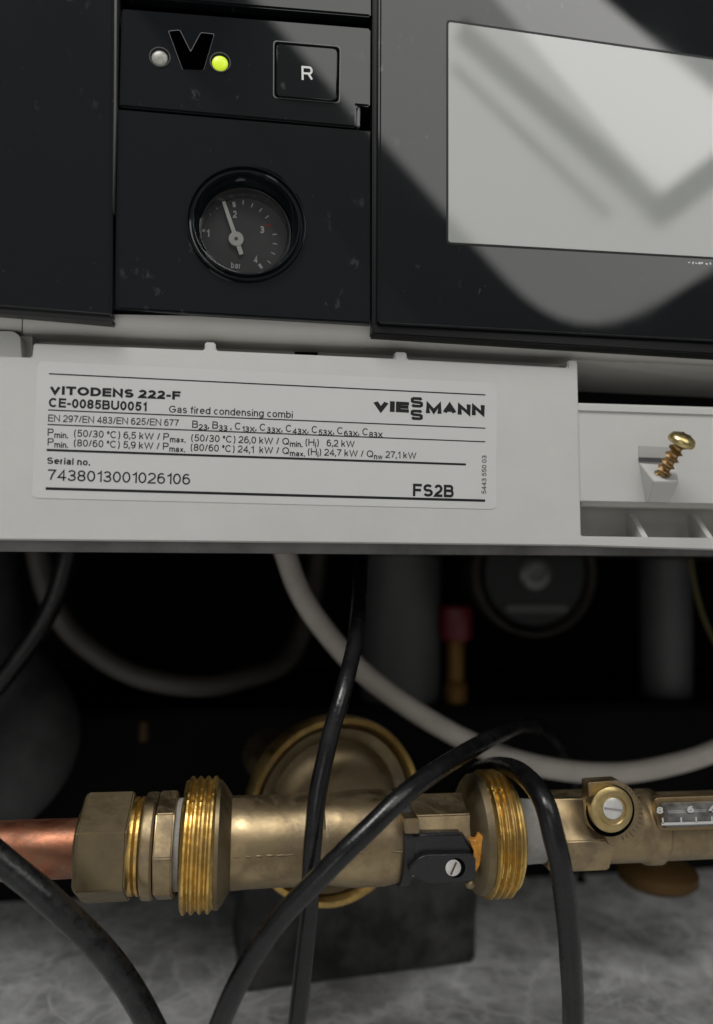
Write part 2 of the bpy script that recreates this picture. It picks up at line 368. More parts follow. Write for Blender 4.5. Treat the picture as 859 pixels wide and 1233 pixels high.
_Sw = [(.94, .80), (.86, 1), (.16, 1), (.0, .90), (.0, .62), (.14, .53), (.86, .47), (1, .38), (1, .10), (.84, 0), (.14, 0), (.05, .20)]
G = {
 'A': (.86, [[(0, 0), (.5, 1), (1, 0)], [(.19, .33), (.81, .33)]]), 'B': (.74, [[(0, 0), (0, 1)], _bowl(0, .93, .53, 1), _bowl(0, 1, 0, .53)]),
 'C': (.84, [arc(.5, .5, .5, .5, 42, 318, 22)]), 'D': (.82, [[(0, 0), (0, 1)], [(0, 1), (.45, 1)] + arc(.45, .5, .55, .5, 90, -90, 12)[1:-1] + [(.45, 0), (0, 0)]]),
 'E': (.68, [[(1, 1), (0, 1), (0, 0), (1, 0)], [(0, .52), (.93, .52)]]), 'F': (.64, [[(1, 1), (0, 1), (0, 0)], [(0, .5), (.88, .5)]]),
 'G': (.86, [arc(.5, .5, .5, .5, 42, 320, 22) + [(.96, .46), (.55, .46)]]), 'H': (.80, [[(0, 0), (0, 1)], [(1, 0), (1, 1)], [(0, .52), (1, .52)]]),
 'I': (.001, [[(0, 0), (0, 1)]]), 'K': (.76, [[(0, 0), (0, 1)], [(1, 1), (.05, .42)], [(.3, .6), (1, 0)]]),
 'M': (.98, [[(0, 0), (0, 1), (.5, .05), (1, 1), (1, 0)]]), 'N': (.80, [[(0, 0), (0, 1), (1, 0), (1, 1)]]),
 'O': (.92, [_oval(0, 1, 0, 1)]), 'P': (.72, [[(0, 0), (0, 1)], _bowl(0, 1, .46, 1)]), 'Q': (.92, [_oval(0, 1, 0, 1), [(.6, .25), (1, -.04)]]),
 'R': (.76, [[(0, 0), (0, 1)], _bowl(0, .97, .48, 1), [(.6, .48), (1, 0)]]), 'S': (.72, [_S]), 'T': (.76, [[(0, 1), (1, 1)], [(.5, 1), (.5, 0)]]),
 'U': (.78, [[(0, 1), (0, .36)] + arc(.5, .36, .5, .36, 180, 360, 12)[1:-1] + [(1, .36), (1, 1)]]), 'V': (.84, [[(0, 1), (.5, 0), (1, 1)]]),
 'W': (1.2, [[(0, 1), (.25, 0), (.5, .95), (.75, 0), (1, 1)]]), 'X': (.80, [[(0, 0), (1, 1)], [(0, 1), (1, 0)]]),
 '0': (.60, [_oval(0, 1, 0, 1)]), '1': (.36, [[(0, .76), (.55, .84), (1, 1), (1, 0)]]),
 '2': (.60, [arc(.5, .70, .5, .30, 165, -25, 12) + [(.75, .42), (.2, .18), (0, 0), (1, 0)]]),
 '3': (.60, [arc(.48, .755, .45, .245, 160, -90, 12) + [(.38, .51)], [(.48, .51)] + arc(.48, .255, .52, .255, 90, -165, 12)]),
 '4': (.64, [[(.76, 0), (.76, 1), (0, .26), (1, .26)]]), '5': (.60, [[(.92, 1), (.2, 1), (.08, .50)] + arc(.5, .32, .5, .32, 125, -160, 14)]),
 '6': (.60, [arc(.54, .62, .50, .38, 48, 172, 9) + [(0, .31)], arc(.5, .32, .5, .32, 0, 360, 22)]), '7': (.60, [[(0, 1), (1, 1), (.55, .5), (.32, 0)]]),
 '8': (.60, [_oval(.06, .94, .52, 1), _oval(0, 1, 0, .52)]), '9': (.60, [arc(.46, .38, .50, .38, 228, 352, 9) + [(1, .69)], arc(.5, .68, .5, .32, 0, 360, 22)]),
 'a': (.52, [[(.05, .52)] + arc(.5, .52, .42, .21, 150, 0, 8) + [(.92, 0)], [(.92, .42), (.5, .38)] + arc(.42, .19, .42, .19, 90, 300, 10) + [(.92, .16)]]),
 'b': (.56, [[(0, 0), (0, 1)], _oval(0, 1, 0, XH)]), 'c': (.52, [arc(.5, XH / 2, .5, XH / 2, 45, 315, 18)]), 'd': (.56, [[(1, 0), (1, 1)], _oval(0, 1, 0, XH)]),
 'e': (.55, [[(0, .38), (1, .38)] + arc(.5, XH / 2, .5, XH / 2, 5, 318, 20)]), 'f': (.30, [[(1, .97)] + arc(.75, .75, .35, .25, 90, 180, 6) + [(.4, 0)], [(0, XH - .02), (1, XH - .02)]]),
 'g': (.56, [_oval(0, 1, 0, XH), [(1, XH), (1, -.08)] + arc(.5, -.08, .5, .2, 0, -150, 8)[1:]]), 'i': (.001, [[(0, 0), (0, .64)], [(0, .985), (0, 1.0)]]),
 'k': (.52, [[(0, 0), (0, 1)], [(.95, XH), (.05, .28)], [(.35, .45), (1, 0)]]), 'l': (.001, [[(0, 0), (0, 1)]]),
 'm': (.88, [[(0, 0), (0, XH)], [(0, .45)] + arc(.25, .48, .25, .25, 180, 0, 8) + [(.5, 0)], [(.5, .45)] + arc(.75, .48, .25, .25, 180, 0, 8) + [(1, 0)]]),
 'n': (.50, [[(0, 0), (0, XH)], [(0, .43)] + arc(.5, .45, .5, .28, 180, 0, 10) + [(1, 0)]]), 'o': (.56, [_oval(0, 1, 0, XH)]),
 'r': (.28, [[(0, 0), (0, XH)], [(0, .42)] + arc(.9, .42, .9, .30, 180, 90, 6)]), 's': (.48, [[(x, y * XH) for x, y in _S]]),
 'w': (.78, [[(0, XH), (.25, 0), (.5, XH - .03), (.75, 0), (1, XH)]]), 'x': (.5, [[(0, 0), (1, XH)], [(0, XH), (1, 0)]]),
 '.': (.001, [[(0, -.02), (0, .06)]]), ',': (.001, [[(0, .06), (0, -.08), (-70, -.22)]]), '-': (.30, [[(0, .40), (1, .40)]]), '/': (.34, [[(0, -.02), (1, 1.02)]]),
 '(': (.24, [arc(1.0, .42, 1.0, .62, 92, 268, 10)]), ')': (.24, [arc(0, .42, 1.0, .62, 88, -88, 10)]), '\u00ba': (.26, [_oval(0, 1, .62, .98, 90, 14)]),
 'Z': (.98, [_Sw]),
}
def stroke_quads(pts, hw, verts, faces):
    P2 = [Vector(p) for p in pts]; k = len(P2); closed = (P2[0] - P2[-1]).length < 1e-4 and k > 4
    if closed: P2 = P2[:-1]; k -= 1
    o = len(verts)
    for i, p in enumerate(P2):
        a = (p - P2[i - 1]) if (i or closed) else (P2[1] - p); b = (P2[(i + 1) % k] - p) if (i < k - 1 or closed) else a
        a, b = a.normalized(), b.normalized(); na, nb = Vector((-a.y, a.x)), Vector((-b.y, b.x)); m_ = na + nb
        m_ = m_.normalized() if m_.length > 1e-3 else na
        q = m_ * (hw / max(.45, m_.dot(na))); verts.append(p + q); verts.append(p - q)
    for i in range(k if closed else k - 1):
        i2 = (i + 1) % k; faces.append((o + 2 * i, o + 2 * i + 1, o + 2 * i2 + 1, o + 2 * i2))
def text(name, runs, p0, p1, cap, Y, m, parent, wt=0.13, gap=0.17):
    """runs: string or list of (string, 'sub' / ''); baseline from pixel p0 to p1; cap height in pixels"""
    if isinstance(runs, str): runs = [(runs, '')]
    verts, faces, x = [], [], 0.0
    for s, st in runs:
        k, dy = (0.80, -0.26) if st == 'sub' else (1.0, 0.0)
        w_ = wt / k if st == 'sub' else wt
        for ch in s:
            if ch == ' ': x += .34 * k; continue
            gw, strokes = G[ch]
            inner = max(gw - wt * .5, .001)
            for st_ in strokes:
                V = []; Fc = []; pts = [(w_ / 2 + px_ * inner, w_ / 2 + py_ * (1 - w_)) for px_, py_ in st_]
                # push butt ends out by half a stroke so corners and stems reach full height
                if len(pts) == 2 or st_[0] != st_[-1]:
                    for e, q in ((0, 1), (-1, -2)):
                        d = Vector(pts[e]) - Vector(pts[q])
                        if abs(d.x) < 1e-4 or abs(d.y) < 1e-4: pts[e] = tuple(Vector(pts[e]) + d.normalized() * w_ / 2)
                stroke_quads(pts, w_ / 2, V, Fc); o = len(verts); lay = -1.5e-5 * strokes.index(st_)
                verts += [Vector((x + v.x * k, v.y * k + dy, lay)) for v in V]; faces += [tuple(i + o for i in f) for f in Fc]
            x += (inner + w_ + gap) * k
    x0, x1 = min(v.x for v in verts), max(v.x for v in verts)
    A, B = P(*p0, Y), P(*p1, Y); ux = (B - A)
    up = Vector((-ux.z, 0, ux.x)).normalized() * (cap * pxs(*p0, Y))
    me = bpy.data.meshes.new(name)
    me.from_pydata([A + ux * ((v.x - x0) / (x1 - x0)) + up * v.y + Vector((0, v.z, 0)) for v in verts], [], faces)
    return link(name, me, m, parent)
def rule(name, a, b, wpx, Y, m, parent):
    A, B = P(*a, Y), P(*b, Y); d = (B - A).normalized(); n_ = Vector((-d.z, 0, d.x)) * pxs(*a, Y) * wpx / 2
    me = bpy.data.meshes.new(name); me.from_pydata([A - n_, B - n_, B + n_, A + n_], [], [(0, 1, 2, 3)])
    return link(name, me, m, parent)

# ------------------------------------------------------------------ setting: tiled floor, dark cabinet
bm = bmesh.new(); box_w(bm, -1.2, 1.2, -0.6, 1.0, -0.012, 0.0)
tag(finish('floor', bm, TILE), 'grey marbled tile floor below the pipes', kind='structure')
ZB = P(430, 667, 0.318).z                                   # underside of the control housing
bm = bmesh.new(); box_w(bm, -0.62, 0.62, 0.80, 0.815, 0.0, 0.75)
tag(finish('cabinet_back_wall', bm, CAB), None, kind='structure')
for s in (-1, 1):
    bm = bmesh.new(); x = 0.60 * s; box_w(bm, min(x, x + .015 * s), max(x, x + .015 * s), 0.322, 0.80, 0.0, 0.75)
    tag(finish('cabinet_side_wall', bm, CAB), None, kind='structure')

# ------------------------------------------------------------------ roof window (mirrored in the glossy panels)
rw = empty('roof_window', WO + Vector((0, 0, -0.4)), 'roof window with painted frame and glazing bars mirrored in the grey display', 'window')
def wpoly(name, px, off, th, m, bev=0.0):
    return finish(name, prism_bm([W(x, y, off) for x, y in px], WN * th, bev), m, rw)
open_ = rr([(690, 427), (1002, 236), (471, -208), (150, -177)], 120, 8)
outer = [(681, 560), (1250, 250), (471, -330), (40, -190)]
def ring_mesh():
    b = bmesh.new(); I = [b.verts.new(W(x, y, 0.01)) for x, y in open_]
    cxm = sum(p[0] for p in open_) / len(open_); cym = sum(p[1] for p in open_) / len(open_)
    O = [b.verts.new(W(cxm + (x - cxm) * 1.7, cym + (y - cym) * 1.7, 0.01)) for x, y in open_]
    k = len(I); fs = [b.faces.new((I[i], I[(i + 1) % k], O[(i + 1) % k], O[i])) for i in range(k)]
    ext = bmesh.ops.extrude_face_region(b, geom=fs)
    for v in [g for g in ext['geom'] if isinstance(g, bmesh.types.BMVert)]: v.co += WN * 0.03
    return b
finish('frame', ring_mesh(), FRAME, rw)
wpoly('glazing_bar', [(562, 30), (791, 234), (770, 254), (552, 56)], 0.045, 0.02, FRAME)
wpoly('glazing_bar', [(791, 234), (1010, 70), (1040, 85), (789, 275), (768, 256)], 0.045, 0.02, FRAME)
wpoly('glazing_bar', [(552, 83), (735, 258), (725, 263), (544, 88)], 0.045, 0.015, FRAME)

# ------------------------------------------------------------------ boiler control unit (black panels, gauge, display, housing)
cu = empty('boiler_control_unit', (0.05, 0.42, ZB), 'black glossy boiler control unit with pressure gauge, reset button and grey display', 'control panel')
X = lambda x, y, Y: P(x, y, Y)
# housing body behind the panels, closes the cabinet from above
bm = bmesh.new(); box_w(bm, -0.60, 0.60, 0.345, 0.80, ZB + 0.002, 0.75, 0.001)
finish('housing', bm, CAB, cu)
lp = slab('side_panel', [(-240, -140), (137.5, -110), (134.5, 379.5), (-240, 350)], 0.296, 0.020, BLACK_S, cu, 0.0009, 3)
slab('panel_lip', [(-240, 347), (133.5, 379), (137.5, 388.5), (-240, 358)], 0.299, 0.03, mat('dark_grey_lip', (0.045, 0.045, 0.045), 0.45), cu, 0.0008)
slab('edge_rail', [(138.2, -110), (141.2, -110), (139.8, 128), (136.2, 255), (134.8, 255), (136.5, 128)], 0.2975, 0.012, mat('edge_highlight_grey', (0.10, 0.10, 0.10), 0.25), cu, 0.0003)  # highlight along the panel edge put into the rail's grey
# recess behind the fascias
slab('recess_back', [(128, -140), (470, -130), (470, 402), (128, 382)], 0.3165, 0.01, PIT, cu, 0.0)
slab('upper_cover', [(147, -150), (447, -130), (447, 19), (147, -6)], YP, 0.006, BLACK, cu, 0.0007)
fx = slab('upper_fascia', [(146.5, 9), (446.5, 33), (446, 127.5), (429.5, 126), (429, 152.8), (143.5, 127.5)], YP, 0.007, BLACK, cu, 0.0007)
slab('latch_notch', [(429.8, 127), (434.2, 127.4), (433.6, 152.6), (429.4, 152.2)], 0.3013, 0.006, mat('grey_edge', (0.13, 0.13, 0.13), 0.3), fx, 0.0004)
def holed_slab(name, quad, c, r, Y, depth, m, parent):
    """four-sided panel with a round hole"""
    N = 96; angs = sorted([2 * math.pi * i / N for i in range(N)] + [math.atan2(y - c[1], x - c[0]) % (2 * math.pi) for x, y in quad])
    b = bmesh.new(); I, O = [], []
    for a in angs:
        dx_, dy_ = math.cos(a), math.sin(a); best = 1e9
        for i in range(4):
            (x0, y0), (x1, y1) = quad[i], quad[(i + 1) % 4]; ex_, ey_ = x1 - x0, y1 - y0; den = dx_ * ey_ - dy_ * ex_
            if abs(den) < 1e-9: continue
            t = ((x0 - c[0]) * ey_ - (y0 - c[1]) * ex_) / den; u = ((x0 - c[0]) * dy_ - (y0 - c[1]) * dx_) / den
            if t > 0 and -1e-6 <= u <= 1 + 1e-6: best = min(best, t)
        I.append(b.verts.new(P(c[0] + dx_ * r, c[1] + dy_ * r, Y))); O.append(b.verts.new(P(c[0] + dx_ * best, c[1] + dy_ * best, Y)))
    k = len(I); fs = [b.faces.new((I[i], I[(i + 1) % k], O[(i + 1) % k], O[i])) for i in range(k)]
    ext = bmesh.ops.extrude_face_region(b, geom=fs)
    for v in [g for g in ext['geom'] if isinstance(g, bmesh.types.BMVert)]: v.co.y += depth
    bmesh.ops.recalc_face_normals(b, faces=b.faces)
    rim_e = [e for e in b.edges if len(e.link_faces) == 2 and e.calc_face_angle(0) > 1.0 and max(v.co.y for v in e.verts) < Y + depth * .5]
    bmesh.ops.bevel(b, geom=rim_e, offset=0.0007, segments=2, affect='EDGES', clamp_overlap=True)
    return finish(name, b, m, parent, True, 30)
lf = holed_slab('lower_fascia', [(142.3, 130.5), (446.3, 156.8), (446.3, 389.5), (137.0, 371.5)], (297.0, 270.0), 69.0, YP, 0.007, BLACK, cu)
# V emblem: sunk plate with a light rim
vpx = [(203.5, 37.2), (216.5, 36.3), (229.6, 62.8), (242.2, 39.3), (257.5, 41.0), (244.8, 83.8), (220.3, 82.9)]
def grow(px, g):
    cx = sum(p[0] for p in px) / len(px); out = []
    k = len(px)
    for i in range(k):
        p0, p, p1 = Vector(px[i - 1]), Vector(px[i]), Vector(px[(i + 1) % k])
        a, b = (p - p0).normalized(), (p1 - p).normalized(); na, nb = Vector((a.y, -a.x)), Vector((b.y, -b.x))
        q = (na + nb).normalized(); out.append(tuple(p + q * g / max(0.35, q.dot(na))))
    return out
em = slab('emblem', rr(grow(vpx, 0.9), 2.5, 3), YP - 0.00012, 0.0006, mat('emblem_rim', (0.05, 0.052, 0.054), 0.3, spec=0.6), fx, 0.0)
slab('emblem_face', rr(grow(vpx, 0.1), 2.0, 3), YP - 0.0003, 0.0006, mat('emblem_black', (0.0005, 0.0005, 0.0005), 0.9, spec=0.0), em, 0.0)
def disc(name, c, rpx, Y, th, m, parent, prof=None, seg=40):
    s = pxs(*c, Y); r = rpx * s
    return finish(name, lathe_bm(P(*c, Y), Vector((0, 1, 0)), prof(r, s) if prof else [(0, 0), (0, r), (th, r), (th, 0)], seg), m, parent, True, 40)
LED_R = mat('led_ring', (0.05, 0.05, 0.05), 0.25)
for c, m_, nm in (((192.5, 68.0), LED_OFF, 'unlit clear indicator'), ((265.3, 74.2), LED_ON, 'lit yellow-green indicator')):
    rg = disc('indicator_ring', c, 13, YP - 0.0004, 0.001, LED_R, fx, lambda r, s: [(0.0005, 0), (0.0005, r * .84), (0.0, r * .88), (0.0, r * .96), (0.0009, r), (0.0009, 0)])
    o = disc('indicator_light', (c[0] - .3, c[1] + .8), 9.8, YP - 0.0006, 0.0012, m_, rg, lambda r, s: [(0, 0), (0.0001, r * .6), (0.0003, r * .9), (0.0007, r), (0.0011, r), (0.0011, 0)])
    o['label'] = nm
# reset button in a dark well
bpx = [(330.5, 49.3), (409.3, 56.2), (408.3, 122.8), (330.3, 116.4)]
cxb = sum(p[0] for p in bpx) / 4; cyb = sum(p[1] for p in bpx) / 4
sc = lambda k: [(cxb + (x - cxb) * k, cyb + (y - cyb) * k) for x, y in bpx]
rim = slab('button_rim', rr(sc(1.035), 5, 4), YP - 0.0002, 0.0008, mat('button_rim_edge', (0.11, 0.115, 0.12), 0.3), fx, 0.0)
slab('button_well', rr(sc(1.0), 5, 4), YP - 0.00035, 0.0006, PIT, rim, 0.0)
bt = slab('reset_button', rr(sc(0.925), 5, 4), YP - 0.0016, 0.002, BLACK, fx, 0.0006, 3)
text('letter', 'R', (363.4, 95.8), (377.0, 96.8), 17.5, YP - 0.00175, PRINT, bt, 0.15)
# pressure gauge
gc = (297.0, 270.0); gs = pxs(*gc, YP)
gprof = [(0.006, 71 * gs), (-0.0012, 71 * gs), (-0.0020, 70.2 * gs), (-0.0020, 69.0 * gs), (-0.0004, 67.2 * gs), (-0.0002, 64.5 * gs), (-0.0016, 63.8 * gs), (-0.0016, 62.6 * gs),
         (0.0002, 61.2 * gs), (0.0022, 57.5 * gs), (0.0030, 56.2 * gs), (0.0150, 54.5 * gs), (0.0150, 60 * gs)]
def open_lathe(name, o, d, prof, m, parent, seg=96):
    d, s, u = frame_of(d); b = bmesh.new(); R = [[b.verts.new(o + d * t + (s * math.cos(2 * math.pi * k / seg) + u * math.sin(2 * math.pi * k / seg)) * r) for k in range(seg)] for t, r in prof]
    for A, B in zip(R, R[1:]):
        for k in range(seg): b.faces.new((A[k], A[(k + 1) % seg], B[(k + 1) % seg], B[k]))
    me = bpy.data.meshes.new(name); b.to_mesh(me); b.free()
    return link(name, me, m, parent, True, 40)
ga = open_lathe('pressure_gauge', P(*gc, YP), Vector((0, 1, 0)), gprof, BLACK, cu)
YD = YP + 0.0135
disc('dial', (291, 284.5), 60, YD, 0.002, DIAL, ga)
open_lathe('inner_ring', P(295.5, 271.5, YP), Vector((0, 1, 0)), [(0.0060, 56.0 * gs), (0.0060, 54.0 * gs), (0.0070, 53.3 * gs), (0.0134, 53.0 * gs)], mat('gauge_inner_ring', (0.03, 0.03, 0.03), 0.22), ga)
YT = YD - 0.0002
hub = (284.5, 287.0)
def pick_tick(ang, r0, r1, wpx, m, cx=288.5, cy=285.0):
    a = math.radians(ang); rule('scale_mark', (cx + r0 * math.cos(a), cy - r0 * math.sin(a)), (cx + r1 * math.cos(a), cy - r1 * math.sin(a)), wpx, YT, m, ga)
for x, y in ((243.8, 277.2), (244.7, 265.2), (251.5, 256.9), (260.3, 249.4), (282, 246), (293, 243.4), (303.8, 247.0), (314, 252.7), (321.7, 261.0), (331, 282), (331.3, 293.4), (329, 304.8), (324.2, 315.2), (313.8, 320.3)):
    ang = math.degrees(math.atan2(285 - y, x - 288.5)); rr_ = math.hypot(285 - y, x - 288.5)
    big = (x, y) in ((243.8, 277.2), (282, 246), (313.8, 320.3))
    pick_tick(ang, rr_ - (3.2 if big else 2.6), rr_ + (3.2 if big else 2.6), 3.4 if big else 1.3, PRINT if big else PRINT_G)
pick_tick(22, 34, 41, 3.0, RED_P)
for s, a, b in (('1', (249, 284.8), (252.3, 285.0)), ('2', (280.2, 262.0), (285.2, 262.2)), ('3', (313.4, 280.6), (318.4, 280.8)), ('4', (305.4, 316.4), (310.2, 316.8))):
    text('numeral', s, a, b, 9.0, YT, PRINT_G, ga, 0.2)
text('unit_print', 'bar', (278.3, 322.6), (289.3, 323.4), 7.4, YT, PRINT_G, ga, 0.17)
YN = YD - 0.0022
def q2(c, a, r): return (c[0] + r * math.cos(a), c[1] - r * math.sin(a))
na = math.atan2(287 - 242.0, 269.3 - 284.5); nx = math.cos(na + math.pi / 2), -math.sin(na + math.pi / 2)
def off(p, d): return (p[0] + nx[0] * d, p[1] + nx[1] * d)
tip, tl = q2(hub, na, 47.5), q2(hub, na + math.pi, 20)
nd = slab('needle', [off(tip, 2.0), off(hub, 2.6), off(tl, 2.7), off(tl, -2.7), off(hub, -2.6), off(tip, -2.0)], YN, 0.0005, NEEDLE, ga, 0.0001, 1)
disc('hub', hub, 8.8, YN - 0.0004, 0.0012, NEEDLE, nd)
disc('hub_pin', hub, 2.2, YN - 0.0007, 0.0006, mat('hub_pin', (0.12, 0.12, 0.11), 0.4), nd)
disc('gauge_glass', (292.5, 279), 53.5, YP + 0.0072, 0.0004, GLASS, ga, lambda r, s: [(0, 0), (0, r)])
# display unit
BZ = mat('bezel_bottom_edge', (0.010, 0.010, 0.0105), 0.35, spec=0.2)
du = slab('display_bezel', [(457.3, -120), (806, 1.5 - 62), (1100, 62), (1100, 424), (455.3, 389.0)], YP - 0.004, 0.012, BLACK, cu, 0.0010, 3)
slab('bezel_edge', [(449.5, -120), (456.0, -120), (454.0, 390), (1100, 426), (1100, 441), (448.5, 401.5)], YP - 0.0015, 0.02, BZ, du, 0.0006)
spx = [(539.5, 25.0), (1040, 97), (1040, 320.5), (539.5, 292.0)]
slab('screen_gap', rr([(537.9, 23.0), (1042, 95), (1042, 322), (537.9, 293.8)], 5, 3), YP - 0.00415, 0.0006, mat('screen_gap_grey', (0.012, 0.012, 0.012), 0.4, spec=0.2), du, 0.0)
slab('screen', rr(spx, 4, 3), YP - 0.00445, 0.0012, SCREEN, du, 0.0006, 3)
random.seed(9)
x = 829.0
while x < 858:                                              # worn remains of print under the screen
    rule('worn_print', (x, 316 + (x - 829) * .05), (x + random.uniform(1.5, 3.5), 316.4 + (x - 829) * .05 + random.uniform(-1.5, 1.5)), random.uniform(1, 3.2), YP - 0.00412, PRINT_G, du); x += random.uniform(3, 5.5)
# top housing edge seen above the bezel
slab('top_trim', [(790, -80), (1100, -40), (1100, 75), (830, -3), (806, -8)], 0.303, 0.02, TRIM, cu, 0.001)
# beige trim under the panels, rounded
def band(name, top, bot, Y, bulge, m, parent, depth=0.03, n=7):
    b = bmesh.new(); rows = []
    for (xt, yt), (xb, yb) in zip(top, bot):
        row = []
        for k in range(n + 1):
            t = k / n; yy = Y + bulge * (1 - math.cos(t * math.pi / 2)) ; row.append(b.verts.new(P(xt + (xb - xt) * t, yt + (yb - yt) * math.sin(t * math.pi / 2), yy)))
        row.append(b.verts.new(row[-1].co + Vector((0, depth, 0))))
        row.insert(0, b.verts.new(row[0].co + Vector((0, depth, 0))))
        rows.append(row)
    for A, B in zip(rows, rows[1:]):
        for k in range(len(A) - 1): b.faces.new((A[k], B[k], B[k + 1], A[k + 1]))
    b.faces.new(rows[0]); b.faces.new(list(reversed(rows[-1])))
    return finish(name, b, m, parent, True, 50)
band('bottom_trim', [(27.5, 376), (450, 385), (900, 409)], [(27.5, 402), (450, 419), (900, 443)], 0.3035, 0.010, TRIM, cu)
band('bottom_trim', [(-240, 366), (26.3, 375)], [(-240, 392), (26.3, 400)], 0.3035, 0.010, TRIM, cu)
slab('trim_recess', [(-240, 380), (690, 415), (690, 450), (-240, 440)], 0.3235, 0.02, TRIM, cu, 0.0)
b = bmesh.new(); q = [P(688, 434, .3135), P(1100, 448, .3135), P(1100, 497, .352), P(688, 478, .352)]
finish('trim_recess', prism_bm(q, Vector((0, 0.002, 0.004))), TRIM, cu)
slab('recess_slot', [(355, 423.4), (383, 424.2), (383, 428), (355, 427.3)], 0.3230, 0.002, PIT, cu, 0.0)
slab('underside_strip', [(-260, 640), (1120, 650), (1120, 671), (430, 667), (-260, 662)], 0.318, 0.028, CHASSIS, cu, 0.0008)

# ------------------------------------------------------------------ white mounting plate with its rating label
YW = 0.3045
wp = empty('front_plate', P(350, 655, YW), 'white plastic front plate carrying the printed rating label', 'plate')
outline = [(-260, 421), (38.5, 430.2), (40.0, 413.2), (246.5, 421.5), (246.8, 411.5), (259.5, 412.0), (260.2, 422.0), (475.5, 431.6), (476, 423.2), (490, 423.8), (490.4, 432.4),
           (684, 442.6), (684.2, 433.4), (695.8, 433.8), (700.2, 645.6), (1100, 651), (1100, 669), (700.5, 657.2), (430, 654.0), (-260, 647.5)]
body = slab('plate_body', outline, YW, 0.012, WHITE, wp, 0.0005, 2)
slab('side_tab', rr([(-240, 396), (15, 398.4), (24, 404), (26, 432), (-240, 424)], 3, 3), YW + 0.004, 0.012, WHITE, wp, 0.0006)
slab('tab_groove', [(25, 404), (39, 404), (39, 434), (25, 433)], YW + 0.012, 0.006, TRIM, wp, 0.0)
YL = YW - 0.00018
lab = slab('rating_label', rr([(45.5, 434.8), (598.5, 461.0), (597.8, 613.2), (38.5, 599.5)], 7, 5), YL, 0.0004, LABEL, wp, 0.0)
YI = YL - 0.00007
tx = lambda nm, r, a, b, cap, wt=0.13, gap=0.11: text('printed_text', r, a, b, cap, YI, INK, lab, wt, gap)
rl = lambda a, b, wd: rule('printed_line', a, b, wd, YI, INK, lab)
rl((59, 449.9), (584.8, 475.4), 1.5); rl((57.9, 493.5), (584.8, 515.5), 1.4); rl((57.2, 511), (584.8, 531.9), 1.4)
rl((56.2, 541.7), (561.4, 559.2), 2.7); rl((55, 588.2), (584.5, 602.8), 3.2)
tx('', 'VITODENS 222-F', (59.7, 474.6), (217.4, 481.4), 10.6, 0.26)
tx('', 'CE-0085BU0051', (58.6, 490.0), (176.6, 495.2), 11.4, 0.215)
tx('', 'Gas fired condensing combi', (203.5, 496.6), (352.6, 503.4), 8.6, 0.14)
tx('', 'EN 297/EN 483/EN 625/EN 677', (57.9, 507.4), (215.7, 513.4), 8.6, 0.14)
sub = 'sub'
tx('', [('B', ''), ('23', sub), (', B', ''), ('33', sub), (' , C', ''), ('13X', sub), (', C', ''), ('33X', sub), (', C', ''), ('43X', sub), (', C', ''), ('53X', sub), (', C', ''), ('63X', sub), (', C', ''), ('83X', sub)],
   (231.4, 514.9), (461, 525.0), 8.8, 0.14)
tx('', [('P', ''), ('min.', sub), ('  (50/30 ºC) 6,5 kW / P', ''), ('max.', sub), ('  (50/30 ºC) 26,0 kW / Q', ''), ('min.', sub), (' (H', ''), ('i', sub), (')   6,2 kW', '')], (57.2, 524.6), (427.3, 538.6), 8.8, 0.14)
tx('', [('P', ''), ('min.', sub), ('  (80/60 ºC) 5,9 kW / P', ''), ('max.', sub), ('  (80/60 ºC) 24,1  kW / Q', ''), ('max.', sub), (' (H', ''), ('i', sub), (') 24,7 kW / Q', ''), ('nw', sub), (' 27,1 kW', '')], (57.2, 536.2), (501.6, 552.6), 8.8, 0.14)
tx('', 'Serial no.', (56.5, 558.4), (108.5, 560.6), 8.0, 0.19)
tx('', '7438013001026106', (57.2, 578.3), (229, 583.6), 13.4, 0.13)
tx('', 'VIE', (449.6, 494.6), (492.6, 496.9), 13.0, 0.31, 0.07)
tx('', 'MANN', (513, 497.4), (584.0, 500.5), 13.0, 0.31, 0.07)
tx('', 'Z', (494.8, 490.2), (509.6, 490.9), 12.6, 0.27)
tx('', 'Z', (494.6, 505.3), (509.4, 506.0), 12.6, 0.27)
tx('', 'FS2B', (497.4, 597.4), (546.6, 599.0), 15.2, 0.21)
tx('', '5443 550 03', (585.8, 594.5), (586.2, 548.5), 5.8, 0.13)

# right-hand bracket: ledge, slot with gussets, screw boss
YB = 0.3058
br = empty('side_bracket', P(780, 655, YB), 'white plastic bracket with slotted lower edge and screw boss beside front plate', 'bracket')
slab('top_lip', [(694, 484.5), (1100, 497), (1100, 509), (694, 496)], YB - 0.0008, 0.014, WHITE, br, 0.0009, 3)
slab('face', [(692, 495), (1100, 508), (1100, 612), (692, 603.5)], YB, 0.004, WHITE, br, 0.0004)
slab('slot_back', [(690, 600), (1100, 608), (1100, 660), (690, 655)], YB + 0.022, 0.003, TRIM, br, 0.0)
slab('slot_shade_ledge', [(700, 604), (1100, 612), (1100, 617), (700, 609)], YB + 0.0035, 0.02, TRIM, br, 0.0)
for gx in (754, 829, 904, 979):
    t = 3.6; b = bmesh.new()
    A = P(gx, 618 + (gx - 754) * .012, YB + 0.018); Bq = P(gx, 648, YB + 0.018); D = P(gx + 45, 651, YB + 0.003)
    A.x += 0; Bq.x = A.x; D.x = A.x; Bq.z = min(Bq.z, D.z)
    pts = [A, Bq, Vector((A.x, D.y, Bq.z)), Vector((A.x, D.y, D.z + 0.0012)), Vector((A.x, A.y - 0.003, A.z))]
    finish('gusset', prism_bm(pts, Vector((0.0028, 0, 0)), 0.0002, 1), WHITE, br)
slab('boss_pocket', [(769.5, 536.5), (817, 539), (817, 556.5), (769.5, 555)], YB - 0.0004, 0.001, mat('pocket_grey', (0.36, 0.36, 0.345), 0.55), br, 0.0002)
